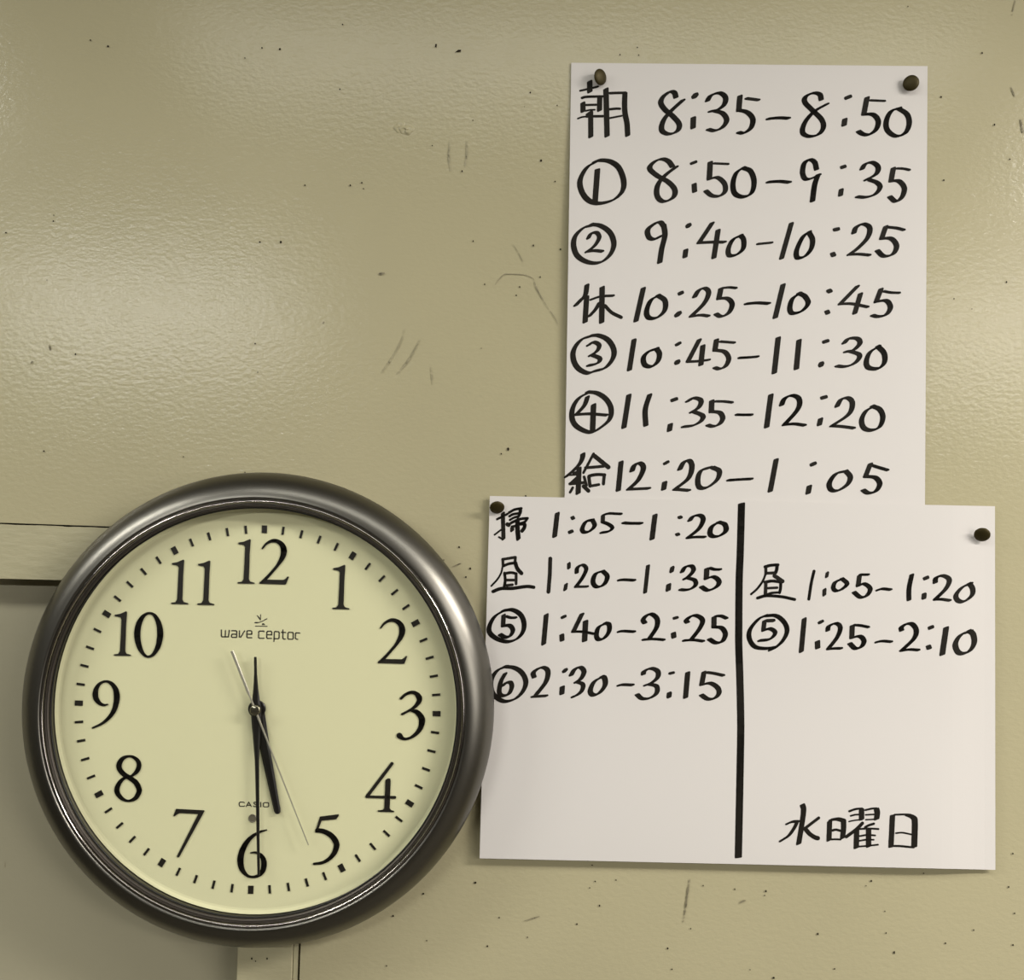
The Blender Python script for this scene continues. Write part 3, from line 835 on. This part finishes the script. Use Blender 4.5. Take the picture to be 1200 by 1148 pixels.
# ------------------------------------------------------------------ drawing pins
def pin(px, py, hp, tiltx, tiltz, label, rr=5.6):
    """domed brass drawing pin; hp = paper height there; the head stands a little off the paper"""
    H = 0.0052
    c = P(px, py, hp + H)
    base = Vector((c.x, -hp, c.z))
    root = empty('drawing_pin', base)
    bpy.context.view_layer.update()
    R = Matrix.Rotation(math.radians(tiltx), 3, 'X') @ Matrix.Rotation(math.radians(tiltz), 3, 'Z')
    axis_in = R @ Vector((0, 1, 0))
    def put(r, h, a):
        return c + R @ Vector((r * math.sin(a), -h, r * math.cos(a)))
    def rev(name, prof, m, n):
        vs, fs = [], []
        k = len(prof)
        for i in range(n):
            a = 2 * math.pi * i / n
            for r, h in prof: vs.append(put(r, h, a))
        for i in range(n):
            j = (i + 1) % n
            for q in range(k - 1):
                fs.append((i * k + q, i * k + q + 1, j * k + q + 1, j * k + q))
        fs.append(tuple(i * k + k - 1 for i in range(n)))
        fs.append(tuple(i * k for i in range(n))[::-1])
        o = obj(name, vs, fs, m, root, True)
        bm = bmesh.new(); bm.from_mesh(o.data)
        bmesh.ops.recalc_face_normals(bm, faces=bm.faces)
        bm.to_mesh(o.data); bm.free()
        for p in o.data.polygons: p.use_smooth = len(p.vertices) == 4
        return o
    r = rr * mm
    rev('pin_head', [(r * 0.5, -0.0010), (r * 0.93, -0.0010), (r, -0.0004), (r, 0.0000), (r * 0.94, 0.0005), (r * 0.75, 0.0011), (r * 0.5, 0.0015), (r * 0.25, 0.0017), (r * 0.05, 0.00175)], m_brass, 40)
    L = (H - 0.0002) / max(0.5, axis_in.y)
    rev('pin_shank', [(0.0002, -L), (0.0006, -L + 0.0002), (0.0006, -0.0006)], m_pin, 12)
    tag(root, label, 'drawing pin', 'drawing pins holding the paper sheets')
    return root


pin(703.6, 90.2, h_top(0.08, 0.03), 9, 36, 'aged brass drawing pin above the 朝 character, top left of the tall sheet', 6.5)
pin(1067.6, 97.2, h_top(0.95, 0.03), 8, -20, 'dark brass drawing pin in the top right corner of the tall sheet', 6.4)
pin(582.5, 594.6, h_low(0.015, 0.03), 36, 4, 'brown brass drawing pin beside the 掃 character, top left of the wide sheet', 6.0)
pin(1151.0, 626.4, h_low(0.97, 0.08), 30, -18, 'dark brass drawing pin near the top right corner of the wide sheet', 6.2)


# ------------------------------------------------------------------ old pinholes and scuffs in the wall paint
SP = '''106,47,2 126.5,54,2.4 307,56,2 328,57.5,2.6 287,68,1.8 398,104.5,2 357.5,217,2 62.5,259,2.4 63,252,1.4 7,272.5,2.2 304.5,283.5,2.8 329,283.5,2.6
401.5,28.5,2 511,53.5,3 398.5,104.5,1.6 621.5,108.5,2.2 653,123.5,2 554,141,2 506.5,170.5,2 541.5,200.5,2 634,188,2.6 650.5,212.5,2 410.5,217,2.6 424,214,2 426,221,1.6
357,217,1.6 554.5,282.5,2.2 625,287.5,2.2 657,292,2 614.5,125,1.4 726.5,64,1.8 747,55.5,2 748.5,64.5,1.6
299,402.5,2.4 88.5,415,2.2 51.5,528.5,2.2 287,553.5,2 302,436,1.6 215,535,1.4 55,328,1.4
633,324.5,2.2 609,336,2 568,333,2 605,346,2.2 595.5,526,3.6 587.5,531.5,2 616,581,2.2 656.5,292,1.8 564,408,1.2
538,641,2.2 546,676,2.6 520,656,2 551,666,2.4
460.7,1073,2.6 557,1034,3 496,1047,2.2 694,1013.5,1.8 697.5,1032.5,2 691,1040,1.8 702.5,1061,2.8 676,1082.5,2.2 585,1075,2 571,1108.5,2.4 618,1098,1.8 722,1031,1.8
824,1037.5,2 861,1041.5,2 897.5,1044,2.6 896,1049,1.8 861,1042,1.4 809.5,1088,2 782.5,1111,2 787.5,1135.5,2.2 879,1136,1.8 906.5,1145.5,3.2 978,1135,2
1021,1032,2.6 1015,1037.5,1.6 1082.5,1023,2 1037,1067.5,2 958.5,1094,2.8 1038.5,1093,2.2 1048,1116,3 1108,1105,2.2 1141,1089.5,2.4 1187,1107,2.4 1189,1070,2.6 1182,1039,2.4 1187,1000,2.2
1064,7.5,2 1151,62,2.4 1103,113.5,2.2 1165.5,146,2.6 1183.5,186.5,2 1106,211,2.2 1118,350,2.2 1179.5,330.5,2.2 1139,362,1.4
295,1123,2.6 299.5,1126,2 313,1123,2.4 453,1131.5,2 500,1102,1.6'''
def flat_mesh(name, polys, m, h, label):
    vs, fs = [], []
    for pl in polys:
        b = len(vs)
        vs += [P(x, y, h) for x, y in pl]
        fs.append(tuple(range(b, b + len(pl))))
    o = obj(name, vs, fs, m, wall)
    o['label'] = label
    o['kind'] = 'stuff'
    return o


random.seed(11)
pol = []
for s in SP.split():
    x, y, d = (float(a) for a in s.split(','))
    d *= 0.85
    ph = random.random() * 6
    ax, ay = d * random.uniform(0.4, 0.6), d * random.uniform(0.5, 0.75)
    pol.append([(x + ax * math.cos(-t * 1.047 + ph) * random.uniform(0.8, 1.15), y + ay * math.sin(-t * 1.047 + ph) * random.uniform(0.8, 1.15)) for t in range(6)][::-1])
# torn slivers
pol.append([(533, 61.5), (537, 58.3), (540.5, 58.2), (540, 60.3), (536, 60.8)])
pol.append([(510, 51.5), (512, 51.5), (511.5, 56), (509.8, 55)])
pol = [hull(p) for p in pol]
flat_mesh('pinholes', pol, m_speck, 0.00075, 'small dark pinholes scattered over the painted wall')


def strip(s, wds, jitter=0.3):
    p = pts_of(s)
    q = catmull(p, step=2.0) if len(p) > 2 else [(p[0][0] + (p[1][0] - p[0][0]) * i / 10, p[0][1] + (p[1][1] - p[0][1]) * i / 10) for i in range(11)]
    r = []
    for i in range(len(q) - 1):
        f = i / max(1, len(q) - 1)
        d = wds * (0.4 + 0.6 * math.sin(math.pi * min(max(f, 0.05), 0.95))) * random.uniform(1 - jitter, 1 + jitter)
        if random.random() < 0.15: continue
        r.append(hull(disc(*q[i], d, 6) + disc(*q[i + 1], d, 6)))
    return r


sc = strip('809,1026 806,1045 804,1060 801,1080', 2.2) + strip('614,1079 624,1076 632,1073.5', 1.6) + strip('580,334 590,322 598,321 615,322 625,326', 1.0)
sc += strip('601,286 607,295 614,309', 0.8) + strip('625,326 630,340 640,357', 1.4) + strip('640,357 650,372 654,380', 0.8)
sc += strip('867,1058 870,1056 873,1055', 3) + strip('1190,0 1186,18', 1.2) + strip('58,404 59,410', 2.2) + strip('36,426 38,423', 2) + strip('378,379 380,377', 1.8)
sc += strip('530,664 540,660', 1.4) + strip('444,321 450,320', 3) + strip('1185,102 1190,115', 1.6) + strip('1196,140 1199,155', 3) + strip('6,1010 6,1016', 1.4)
flat_mesh('scuff_marks', sc, m_scuff, 0.00065, 'faint grey scuffs and pencil marks on the painted wall')
sc2 = strip('474,386 470,400 460,418 448,436', 1.6) + strip('492,398 480,420 466,438', 2) + strip('527,165 526,185 528,200', 1.6) + strip('547,165 547,180 545,195', 1.6) + strip('505,430 507,450', 1.4)
flat_mesh('pale_scuff_marks', sc2, m_scuff2, 0.0006, 'pale rubbed streaks on the painted wall')


# a blob of filler painted over, low relief on the wall
def lump(cx, cy, rx, ry, hh, seed):
    random.seed(seed)
    vs, fs = [], []
    NR, NA = 8, 28
    ph = [random.uniform(0, 6.28) for _ in range(4)]
    for i in range(NR + 1):
        f = i / NR
        for j in range(NA):
            a = 2 * math.pi * j / NA
            k = 1 + 0.18 * math.sin(2 * a + ph[0]) + 0.12 * math.sin(3 * a + ph[1]) + 0.07 * math.sin(5 * a + ph[2])
            h = hh * (1 - f ** 4) * (0.75 + 0.35 * math.sin(4 * f + 2 * a + ph[3]))
            vs.append(P(cx + rx * f * k * math.cos(a), cy + ry * f * k * math.sin(a), max(h, 0) + 0.00005))
    for i in range(NR):
        for j in range(NA):
            j2 = (j + 1) % NA
            fs.append((i * NA + j, i * NA + j2, (i + 1) * NA + j2, (i + 1) * NA + j))
    o = obj('filler_patch', vs, fs, m_wall, wall, True)
    o['label'] = 'painted-over lump of filler on the wall'
    return o


lump(476, 152, 8, 7, 0.0013, 3)
lump(468, 149, 7, 6, 0.0007, 5)
